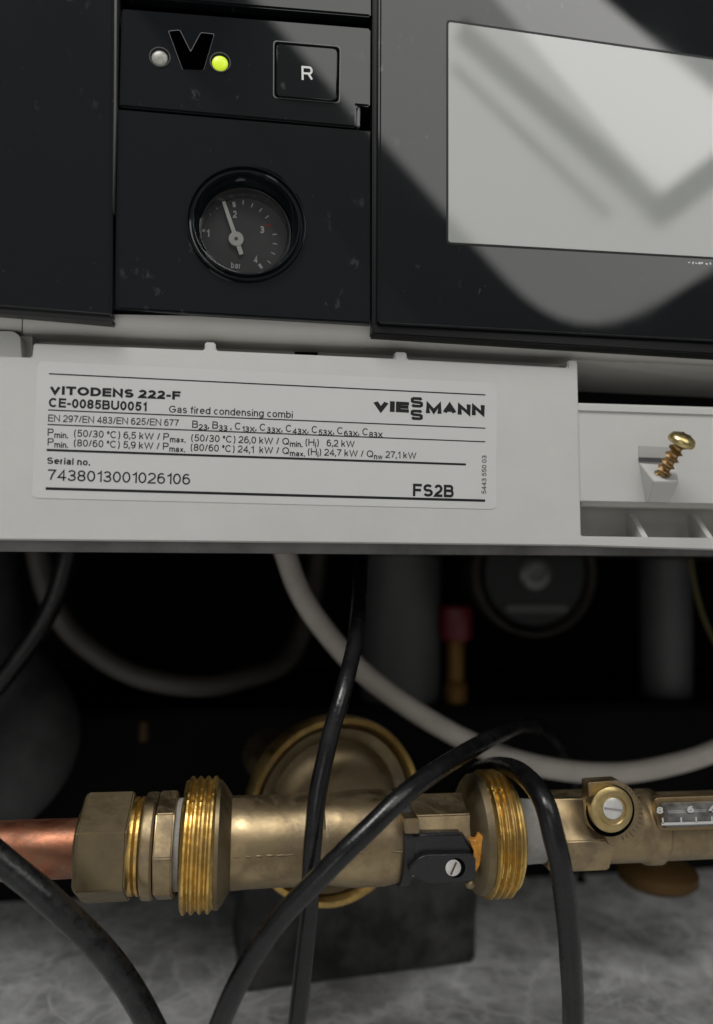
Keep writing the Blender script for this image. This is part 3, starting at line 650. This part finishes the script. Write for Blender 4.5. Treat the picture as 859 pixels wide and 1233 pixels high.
slab('boss_slit', [(770, 550.5), (812, 552), (812, 556.2), (770, 555.2)], YB - 0.0007, 0.001, mat('slit_grey', (0.06, 0.06, 0.058), 0.7), br, 0.0)
bt_ = [P(770, 557, YB), P(814, 561, YB), P(818, 580, YB - 0.010), P(788, 579.5, YB - 0.010)]
bb_ = [P(778, 604, YB), P(806, 605, YB), P(807, 605, YB - 0.004), P(780, 604.5, YB - 0.004)]
b = bmesh.new(); T = [b.verts.new(p) for p in bt_]; Bo = [b.verts.new(p) for p in bb_]
b.faces.new(T); b.faces.new(list(reversed(Bo)))
for i in range(4): b.faces.new((T[i], Bo[i], Bo[(i + 1) % 4], T[(i + 1) % 4]))
bmesh.ops.recalc_face_normals(b, faces=b.faces); bmesh.ops.bevel(b, geom=list(b.edges), offset=0.0003, segments=2, affect='EDGES')
finish('screw_boss', b, WHITE, br)

# ------------------------------------------------------------------ loose screw in the boss
s0 = P(797, 573, YB - 0.006); s1 = P(821.5, 530.5, YB - 0.0165); sd = (s1 - s0).normalized(); sl = (s1 - s0).length
k = pxs(810, 550, YB - 0.01)
scw = empty('screw', s0, 'yellow zinc cross-head screw standing half driven in white boss', 'screw')
def helix(o, d, length, r0, r1, turns, seg=24):
    d, s, u = frame_of(d); b = bmesh.new(); N = int(turns * seg); prev = None
    for i in range(N + 1):
        a = 2 * math.pi * i / seg; t = length * i / N; e = s * math.cos(a) + u * math.sin(a); hw = length / turns * 0.34
        tri = [b.verts.new(o + d * (t - hw) + e * r0), b.verts.new(o + d * t + e * r1), b.verts.new(o + d * (t + hw) + e * r0)]
        if prev: b.faces.new((prev[0], tri[0], tri[1], prev[1])); b.faces.new((prev[1], tri[1], tri[2], prev[2]))
        prev = tri
    return b
sh = finish('shank', lathe_bm(s0 - sd * 0.002, sd, [(0, 4.8 * k), (0.003, 5.6 * k), (sl + 0.0012, 5.8 * k)], 24), ZINC_D, scw, True)
finish('thread', helix(s0, sd, sl - 2.2 * k, 5.4 * k, 9.8 * k, 5.2), ZINC_D, sh, True, 30)
hp = [(sl - 3.5 * k, 6 * k), (sl - 3.2 * k, 15.6 * k), (sl - 1.5 * k, 16.6 * k), (sl + 1.5 * k, 16.0 * k), (sl + 5 * k, 14 * k), (sl + 7.4 * k, 9 * k), (sl + 8.2 * k, 4 * k), (sl + 8.3 * k, 0)]
hd = finish('head', lathe_bm(s0, sd, hp, 40), ZINC, scw, True, 50)
_, s_, u_ = frame_of(sd)
for e in (s_, u_):
    e2 = (e + (u_ if e is s_ else -s_) * 0.3).normalized(); f2 = sd.cross(e2); c = s0 + sd * (sl + 7.0 * k)
    finish('cross_slot', prism_bm([c - e2 * 7 * k - f2 * 1.5 * k, c + e2 * 7 * k - f2 * 1.5 * k, c + e2 * 7 * k + f2 * 1.5 * k, c - e2 * 7 * k + f2 * 1.5 * k], sd * (1.45 * k)), mat('cross_slot', (0.06, 0.045, 0.02), 0.5, 0.5), hd)

# ------------------------------------------------------------------ pipe run
YA = 0.335; AXD = Vector((1, 0, 0))
AZ = P(300, 1013.2, YA).z
AX0 = Vector((0, YA, AZ))
ky = pxs(300, 1013, YA)
def axx(x): return P(x, 1022 - 0.034 * x, YA).x
def onaxis(name, prof, m, parent, seg=72, wob=None, ang0=0.0, smooth=True, sharp=35, lead=0.0):
    return finish(name, lathe_bm(AX0, AXD, [(axx(x), r * ky) for x, r in prof], seg, ang0, None, wob, lead), m, parent, smooth, sharp)
def casting(t, a): return 0.006 * math.sin(3 * a + t * 90) + 0.004 * math.sin(7 * a + t * 210)
# copper
cp = onaxis('copper_pipe', [(-330, 32.5), (104, 32.5)], COPPER, None, 64, casting)
tag(cp, 'reddish copper pipe entering the big hexagonal brass nut', 'pipe')
# union with hexagon nut
un = empty('brass_union', AX0 + Vector((axx(150), 0, -0.03)), 'brass union with big hexagonal nut and threaded ring beside copper pipe', 'pipe fitting')
def hexnut(name, x0, x1, R, ang, m, parent, sides=6, cham=0.06):
    b = lathe_bm(AX0, AXD, [(axx(x0), R * .9 * ky), (axx(x0 + (x1 - x0) * .07), R * ky), (axx(x1 - (x1 - x0) * .03), R * ky), (axx(x1), R * .95 * ky)], sides, ang)
    bmesh.ops.bevel(b, geom=list(b.edges), offset=0.0005, segments=2, affect='EDGES')
    return finish(name, b, m, parent, True, 30)
# lathe angle 0 is along s = d x up = -Y side (towards camera) for d = +X
_d0, _s0, _u0 = frame_of(AXD)
flip = 1 if _s0.y < 0 else -1
def ha(deg): return math.radians(deg) if flip == 1 else math.radians(180 - deg)
hexnut('hexagon_nut', 99, 161, 62, ha(34), BRASS_N, un)
onaxis('nut_face', [(96, 41), (98, 43), (103, 43), (103, 38)], BRASS_N, un)
onaxis('sleeve', [(158, 52), (160, 53.5), (165, 54), (167, 50.5), (169, 54), (172, 54), (174, 50.5), (176, 54)], BRASS_G, un, 64, casting)
onaxis('collar', [(174, 54), (175.5, 58), (178, 59), (187, 59), (189.5, 57), (190, 50)], BRASS, un, 64, casting)
hexnut('hexagon_collar', 190, 213, 61, ha(52), BRASS, un, 8)
onaxis('gasket', [(212, 47), (213, 51), (219, 51), (220, 47)], TAPE, un, 48, casting)
def thread_prof(x0, x1, r, n, depth=4.0):
    prof = [(x0, r * .62), (x0 + 1, r * .93)]; p = (x1 - x0 - 2) / n
    for i in range(n):
        a = x0 + 1 + p * i; prof += [(a + p * .10, r - depth), (a + p * .38, r), (a + p * .62, r), (a + p * .95, r - depth)]
    prof += [(x1, r * .93)]
    return prof
_rn = random.Random(8); NICK = [_rn.gauss(0, 1) for _ in range(400)]
def nicked(t, a): return 0.003 * NICK[int(a * 30) % 400] * (0.4 + abs(NICK[int(t * 4000) % 400]))
onaxis('threaded_ring', thread_prof(221, 261, 75.5, 4), BRASS_G, un, 120, nicked, ha(180), True, 25, 0.0032)
onaxis('cone_flange', [(260, 66), (260.5, 71.5), (265, 71.5), (270, 66), (278, 54), (280, 49)], BRASS_N, un, 72, casting)

# ball valve: body, facets, black lever, second threaded ring
vb = empty('ball_valve', AX0 + Vector((axx(470), 0, -0.03)), 'cast brass valve body with black lever and threaded ring', 'valve')
onaxis('valve_body', [(277, 51), (280, 52.5), (300, 52), (340, 51.5), (368, 53), (384, 53.5), (388, 50.5), (392, 51.5), (420, 55), (460, 55.5), (476, 52), (484, 47), (486, 40)], BRASS, vb, 96, casting, 0, True, 50)
b = bmesh.new()
for t0, t1, rr0 in ((277, 386, 51.6),):
    for side in (1,):
        pass
b.free()
# parting line of the casting
def parting(x0, x1, R, deg):
    a = math.radians(deg); n_ = Vector((0, -math.cos(a), math.sin(a)))
    pts = []
    random.seed(3)
    for i in range(26):
        x = x0 + (x1 - x0) * i / 25; pts.append(AX0 + Vector((axx(x), 0, 0)) + n_ * R * ky + Vector((0, 0, random.uniform(-.00025, .00025))))
    return finish('parting_seam', tube_bm(pts, lambda t: 0.0005 + 0.00015 * math.sin(t * 47) + 0.0001 * math.sin(t * 101), 8), BRASS_N, vb, True, 60)
parting(281, 383, 51.0, 2); parting(392, 474, 53.6, 2)
# octagonal neck towards the lever
hexnut('faceted_neck', 480, 562, 50, ha(45), BRASS, vb, 8)
slab('square_stop', rr([(487, 986), (505, 985.5), (505.5, 1004), (487.5, 1004.5)], 2, 2), YA - 0.0215, 0.01, BRASS, vb, 0.0005)
onaxis('black_washer', [(476, 40), (476.5, 56), (487, 56), (489, 50), (489, 40)], BLACK_M, vb, 64)
# lever: clamp block plus thin cranked plate with screw
LEV = mat('lever_black', (0.012, 0.012, 0.013), 0.3, rvar=0.08, nscale=120)
lev = slab('lever', [(484, 1012), (500, 1004), (558, 1003), (574, 1030), (574, 1040), (498, 1040), (486, 1032)], YA - 0.0195, 0.010, LEV, vb, 0.0012, 3)
slab('lever_plate', rr([(508, 1029.5), (574.5, 1028.5), (573.8, 1062), (514, 1065.5), (489, 1049)], 9, 4), YA - 0.0225, 0.0035, LEV, lev, 0.0005, 3)
hole = disc('screw_hole', (549.5, 1045.5), 11.5, YA - 0.02265, 0.001, PIT, lev)
sv = disc('lever_screw', (546.5, 1046.0), 9.6, YA - 0.0234, 0.002, STEEL, lev, lambda r, s: [(0, 0), (0.0001, r * .7), (0.0005, r), (0.002, r), (0.002, 0)])
rule('screw_slot', (543.2, 1053.6), (549.8, 1038.6), 2.2, YA - 0.02355, mat('slot_dark', (0.10, 0.05, 0.03), 0.6), lev)
onaxis('cone_flange', [(554, 46), (558, 54), (564, 65), (569, 70), (577, 71), (578, 66)], BRASS_N, vb, 72, casting)
onaxis('threaded_ring', thread_prof(576, 608, 75, 4), BRASS_G, vb, 120, nicked, ha(180), True, 25, 0.0026)
onaxis('ring_face', [(606, 60), (607, 67), (611, 68), (616, 58), (618, 48)], BRASS_G, vb, 72)
# oxide stain crust on the flange
random.seed(21)
b = bmesh.new(); opx = [(567, 1010), (575, 1012), (579, 1004), (586, 1008), (588, 1018), (596, 1017), (594, 1026), (583, 1030), (581, 1043), (576, 1052), (572, 1040), (574, 1026)]
finish('oxide_crust', prism_bm([P(x - 3, y, YA - 0.0222) for x, y in opx], Vector((0.001, 0.0035, 0)), 0.0004, 1), RUST, vb, True)
for c_, r_ in (((566, 1064), 6.5),):
    finish('brass_drip', lathe_bm(P(*c_, YA - 0.020), Vector((0, 0, 1)), [(-r_ * ky, 0), (-r_ * .7 * ky, r_ * .7 * ky), (0, r_ * ky), (r_ * .7 * ky, r_ * .75 * ky), (r_ * ky, 0)], 16), BRASS, vb, True, 60)

# flow meter: white tape, hex neck, boss with adjusting disc, cylinder with sight glass
fm = empty('flow_meter', AX0 + Vector((axx(760), 0, -0.03)), 'brass flow meter with slotted adjusting disc and clear sight glass', 'flow meter')
onaxis('tape_wrap', [(615, 34), (617, 37), (626, 39), (640, 38), (652, 38), (656, 30)], TAPE, fm, 48, casting)
hexnut('hexagon_neck', 650, 722, 50, ha(64), BRASS, fm, 6)
onaxis('barrel', [(716, 38), (718, 42), (768, 42.5), (772, 46), (786, 46), (790, 42), (792, 41.5), (1150, 41.5)], BRASS, fm, 72, casting)
DISC = brass('disc_brass', (0.56, 0.43, 0.20), 0.42, 1, (0.40, 0.29, 0.12), 120, 0.15, 400, grime=0.4)
boss = slab('adjusting_boss', rr([(708.5, 942.5), (746, 940), (760, 949), (772, 966), (777.5, 990), (776.5, 1008), (767, 1020.5), (735, 1019.5), (727, 1003), (713, 1000)], 3, 3), YA - 0.0212, 0.007, BRASS, fm, 0.0010, 3)
disc('adjusting_disc', (737.5, 975.5), 27, YA - 0.0250, 0.005, DISC, boss, lambda r, s: [(0, 0), (0, r * .62), (-0.0006, r * .66), (-0.0006, r * .86), (0.0004, r), (0.006, r), (0.006, 0)])
disc('disc_painted_shadow', (736, 976.5), 30.5, YA - 0.02165, 0.001, PIT, boss)  # shadow round the adjusting disc painted as a larger black disc
sc2 = disc('adjusting_screw', (739.5, 974.5), 12.5, YA - 0.0262, 0.002, STEEL, boss, lambda r, s: [(0, 0), (0.0001, r * .75), (0.0006, r), (0.002, r), (0.002, 0)])
rule('screw_slot', (728, 973.5), (751, 976.5), 2.4, YA - 0.02635, mat('slot_grey', (0.25, 0.24, 0.23), 0.6), boss)
DARKB = mat('engraved_dark', (0.10, 0.07, 0.035), 0.7)
for i in range(15):                                          # graduation cut round the boss
    a = math.radians(62 - i * 9.4); r0, r1 = 31.5, 36.0 + (2 if i % 3 == 0 else 0)
    rule('graduation', (739 + r0 * math.cos(a), 978 - r0 * math.sin(a)), (739 + r1 * math.cos(a), 978 - r1 * math.sin(a)), 1.1, YA - 0.02165, DARKB, boss)
# sight glass set in the barrel
SG = mat('sight_glass', (0.15, 0.145, 0.138), 0.07, ior=1.55, noise=0.7, nscale=120)
sgf = slab('sight_glass', rr([(788, 961), (1150, 949), (1150, 990), (794, 1001)], 6, 4), YA - 0.0165, 0.004, mat('sight_frame', (0.30, 0.22, 0.12), 0.4, 0.9), fm, 0.0008, 3)
gx0, gx1 = P(796, 981.5, YA - 0.0165), P(1150, 970, YA - 0.0165); gx1.z = gx0.z; gx1.y = gx0.y
finish('glass_tube', lathe_bm(gx0, gx1 - gx0, [(0, 0), (0, 12.5 * ky), (0.0008, 15 * ky), ((gx1 - gx0).length, 15 * ky)], 40), SG, sgf, True)
SCW = mat('scale_white', (0.50, 0.50, 0.48), 0.5)
def on_glass(px, w_, nm='scale_tick'): rule(nm, px[0], px[1], w_, YA - 0.0165 - 15.3 * ky, SCW, sgf)
on_glass([(797, 992.5), (1130, 982)], 3.2, 'scale_line')
for x in (799, 821, 839, 858): on_glass([(x, 992 - (x - 800) * .03), (x - .5, 985 - (x - 800) * .03)], 2.0)
for x, t in ((791, '8'), (828, '6'), (853, '4')):
    text('scale_numeral', t, (x, 980 - (x - 790) * .03), (x + 8, 980 - (x - 790) * .03), 8, YA - 0.0165 - 15.3 * ky, SCW, sgf, 0.24)

# ------------------------------------------------------------------ round pump body behind the valve, on its black block
YR = 0.392; rc = P(406, 976, YR); kr = pxs(406, 976, YR)
pd = Vector((math.sin(math.radians(-16)), math.cos(math.radians(-16)), 0)).normalized()
pb = empty('round_pump_housing', Vector((rc.x, rc.y, 0.07)), 'round dished brass pump housing behind the pipe run', 'pump')
R_ = 112 * kr
prof = [(0.030, 0), (0.030, R_ * .80), (0.016, R_ * .94), (0.008, R_), (0.001, R_), (-0.0015, R_ * .985), (-0.0015, R_ * .93), (0.001, R_ * .90)]
finish('rim', lathe_bm(rc, pd, prof + [(0.004, R_ * .89), (0.0045, 0)], 96, 0, None, casting), RIMB, pb, True, 40)
finish('dish', lathe_bm(rc, pd, [(0.0035, R_ * .885), (0.001, R_ * .86), (0.003, R_ * .74), (0.0005, R_ * .70), (-0.004, R_ * .64), (-0.006, R_ * .52), (-0.005, R_ * .35), (-0.003, 0)], 96, 0, None, casting), BRASS_N, pb, True, 50)
finish('neck', lathe_bm(rc, pd, [(0.028, 40 * kr), (0.12, 40 * kr)], 32), BRASS_N, pb, True)

a_ = PZ(216, 1207, 0.0); b_ = PZ(574, 1160, 0.0)
dv = (b_ - a_).normalized(); nv = Vector((-dv.y, dv.x, 0)); 
hz = 0.078
pts = [a_ + dv * 0.036, b_, b_ + Vector((0, 0, hz)), a_ + dv * 0.036 + Vector((0, 0, hz))]
bb = prism_bm(pts, nv * 0.06, 0.002, 2)
bmesh.ops.subdivide_edges(bb, edges=list(bb.edges), cuts=7, use_grid_fill=True)
from mathutils import noise as mn
for v in bb.verts:
    if v.co.z > 0.002: v.co += Vector(mn.noise_vector(v.co * 70)) * 0.0016 + Vector(mn.noise_vector(v.co * 220)) * 0.0007
bk = finish('support_block', bb, BLOCK, None, True, 60)
tag(bk, 'worn black support block on the tiles under the round brass housing', 'block')

# ------------------------------------------------------------------ foreground cables
def cable(pts, wpx, label, m_=None, **kw):
    o = tube_px('cable', pts, wpx, m_ or CABLE, None, **kw); tag(o, label, 'cable', 'black cables in front of the pipes'); return o
def fl(x, Y, dx=0.0): return (x + dx, Y, 0.006)
cA = cable([(-160, 900, .30), (-60, 985, .30), (0, 1034, .30), (55, 1080, .30), (105, 1126, .302), (150, 1180, .304), (184, 1240, .306)], 33, 'thick scuffed black cable passing below the copper pipe', CABLE_S,
           tail=[P(225, 1330, .312), P(262, 1440, .33)])
cB = cable([(437, 640, .40), (434, 700, .37), (428, 770, .33), (414, 830, .308), (397, 890, .300), (384, 950, .296), (377, 1010, .294), (374, 1070, .294), (369, 1130, .296), (357, 1240, .30)], 22, 'black cable hanging straight down before the round brass housing',
           tail=[P(345, 1330, .31), P(330, 1440, .33)], head=[P(437, 600, .41)])
cC = cable([(692, 945, .54), (668, 892, .47), (636, 873, .41), (600, 885, .365), (548, 914, .312), (496, 950, .290), (440, 1002, .282), (390, 1052, .280), (345, 1098, .282), (300, 1160, .286), (262, 1240, .292)], 24.5, 'black cable crossing diagonally over the hanging cable and brass valve',
           tail=[P(230, 1330, .305), P(205, 1440, .33)], head=[P(700, 1060, .56)])
cD = cable([(560, 945, .400), (585, 925, .372), (612, 924, .335), (636, 938, .302), (655, 966, .285), (668, 1010, .280), (678, 1060, .280), (685, 1120, .283), (689, 1180, .287), (691, 1240, .292)], 27, 'black cable arching over the threaded ring beside the flow meter',
           tail=[P(693, 1330, .305), P(690, 1440, .33)], head=[P(520, 1000, .45)])

# ------------------------------------------------------------------ dim interior behind
hw = tube_px('hose', [(322, 600, .43), (340, 655, .43), (358, 706, .43), (390, 758, .43), (440, 812, .43), (505, 860, .432), (580, 900, .434), (660, 925, .434), (740, 931, .434), (810, 921, .434), (870, 900, .434), (960, 850, .436), (1010, 760, .44), (1030, 640, .44)], 25, HOSE_W, None)
tag(hw, 'white hose hanging in a wide curve above the flow meter', 'hose')
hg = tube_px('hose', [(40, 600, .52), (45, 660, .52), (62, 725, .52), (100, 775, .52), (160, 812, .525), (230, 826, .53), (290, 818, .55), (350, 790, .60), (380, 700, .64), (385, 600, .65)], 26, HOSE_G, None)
tag(hg, 'dim grey hose looping above the copper pipe', 'hose')
kb = tube_px('cable', [(95, 600, .46), (80, 670, .46), (62, 730, .46), (28, 785, .46), (-20, 845, .46), (-80, 905, .46), (-160, 960, .46)], 24, CABLE, None, tail=[Vector((-0.42, .46, .006))])
tag(kb, 'black cable running down past the dim grey hose', 'cable')
def vpipe(name, x, y0, y1, wpx, Y, m, label, cat, zend=None):
    k_ = pxs(x, y1, Y); p0, p1 = P(x, y0, Y), P(x, y1, Y); p1.x = p0.x
    if zend is not None: p1.z = zend
    r = wpx * k_ / 2
    o = finish(name, lathe_bm(p1, Vector((0, 0, 1)), [(0, r * .96), (0.002, r), ((p0 - p1).z, r)], 48), m, None, True)
    tag(o, label, cat); return o
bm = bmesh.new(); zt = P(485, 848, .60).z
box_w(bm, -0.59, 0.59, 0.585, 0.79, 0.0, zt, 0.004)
tag(finish('dark_backing_block', bm, CAB, None, True), 'added black backing block standing in for the dark below the upright pipes', 'block')  # added black box across the cabinet, keeps the far floor area dark
vpipe('pipe', 485, 600, 850, 96, .625, PIPE_G, 'wide grey upright pipe beside the red capped fitting', 'pipe', zt - 0.002)
vpipe('pipe', 800, 600, 850, 60, .63, PIPE_G, 'narrow grey upright pipe behind the thin yellow wire', 'pipe', zt - 0.002)
rf = empty('capped_fitting', P(549, 860, .605), 'small brass fitting with a red cap behind the white hose', 'fitting')
def vl(name, x, y0, y1, wpx, Y, m, par):
    p0, p1 = P(x, y0, Y), P(x, y1, Y); p1.x = p0.x; r = wpx * pxs(x, y1, Y) / 2; h = (p0 - p1).z
    return finish(name, lathe_bm(p1, Vector((0, 0, 1)), [(0, r * .9), (h * .08, r), (h * .9, r), (h, r * .8)], 32), m, par, True)
vl('cap', 549, 728, 770, 40, .605, RED_C, rf); vl('stem', 549, 768, 822, 22, .605, AMBER, rf); vl('base', 549, 820, 864, 30, .605, AMBER, rf)
kn = empty('round_valve', P(645, 770, .55), 'round black valve head with grey rim and central metal screw', 'valve')
kk = pxs(645, 692, .55); kc = P(645, 690, .55)
finish('knob_body', lathe_bm(kc, Vector((0, 1, 0)), [(0.0, 0), (0.0, 62 * kk), (0.003, 66 * kk), (0.25, 66 * kk)], 64), BLACK_M, kn, True)
open_lathe('knob_rim', kc, Vector((0, 1, 0)), [(0.01, 76 * kk), (-0.002, 76 * kk), (-0.004, 73.5 * kk), (-0.002, 71 * kk), (0.01, 70 * kk)], HOSE_G, kn, 64)
finish('knob_screw', lathe_bm(kc - Vector((0, .003, 0)), Vector((0, 1, 0)), [(0.001, 0), (0.001, 7 * kk), (0, 9 * kk), (0, 15 * kk), (0.002, 20 * kk), (0.006, 20 * kk)], 32), mat('dull_steel', (0.22, 0.22, 0.21), 0.5, 0.7, noise=0.6, nscale=200), kn, True)
slab('knob_grip', [(610, 728), (684, 728), (684, 738), (610, 738)], .548, 0.004, PIPE_G, kn, 0.0006)
yw = tube_px('wire', [(824, 600, .5), (831, 668, .5), (841, 722, .5), (857, 765, .5), (885, 810, .5), (930, 860, .52)], 6, YWIRE, None, tail=[Vector((.42, .56, .006))])
tag(yw, 'thin yellow wire beside the narrow grey upright pipe', 'wire')
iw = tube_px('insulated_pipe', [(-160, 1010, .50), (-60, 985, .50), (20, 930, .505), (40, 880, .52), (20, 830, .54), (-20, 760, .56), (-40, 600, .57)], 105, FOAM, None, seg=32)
tag(iw, 'dark grey insulated pipe elbow behind the copper pipe', 'pipe')
vl2 = vl('brass_stub', 174, 868, 892, 14, .56, mat('dim_brass_stub', (0.07, 0.04, 0.015), 0.6, 0.5), None); tag(vl2, 'tiny brass pipe stub in the dark behind the copper pipe', 'fitting')
wc = P(792, 1052, .44); kw_ = pxs(792, 1052, .44)
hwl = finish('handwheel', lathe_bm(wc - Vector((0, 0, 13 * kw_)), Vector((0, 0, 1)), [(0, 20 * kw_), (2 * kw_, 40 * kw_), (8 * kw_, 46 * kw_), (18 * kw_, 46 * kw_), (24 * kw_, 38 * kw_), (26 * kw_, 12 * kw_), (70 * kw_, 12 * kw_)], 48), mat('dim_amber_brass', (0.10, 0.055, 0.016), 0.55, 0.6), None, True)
tag(hwl, 'amber brass handwheel below the flow meter sight glass', 'handwheel')
for o in bpy.data.objects:
    if '_w' in o: del o['_w']
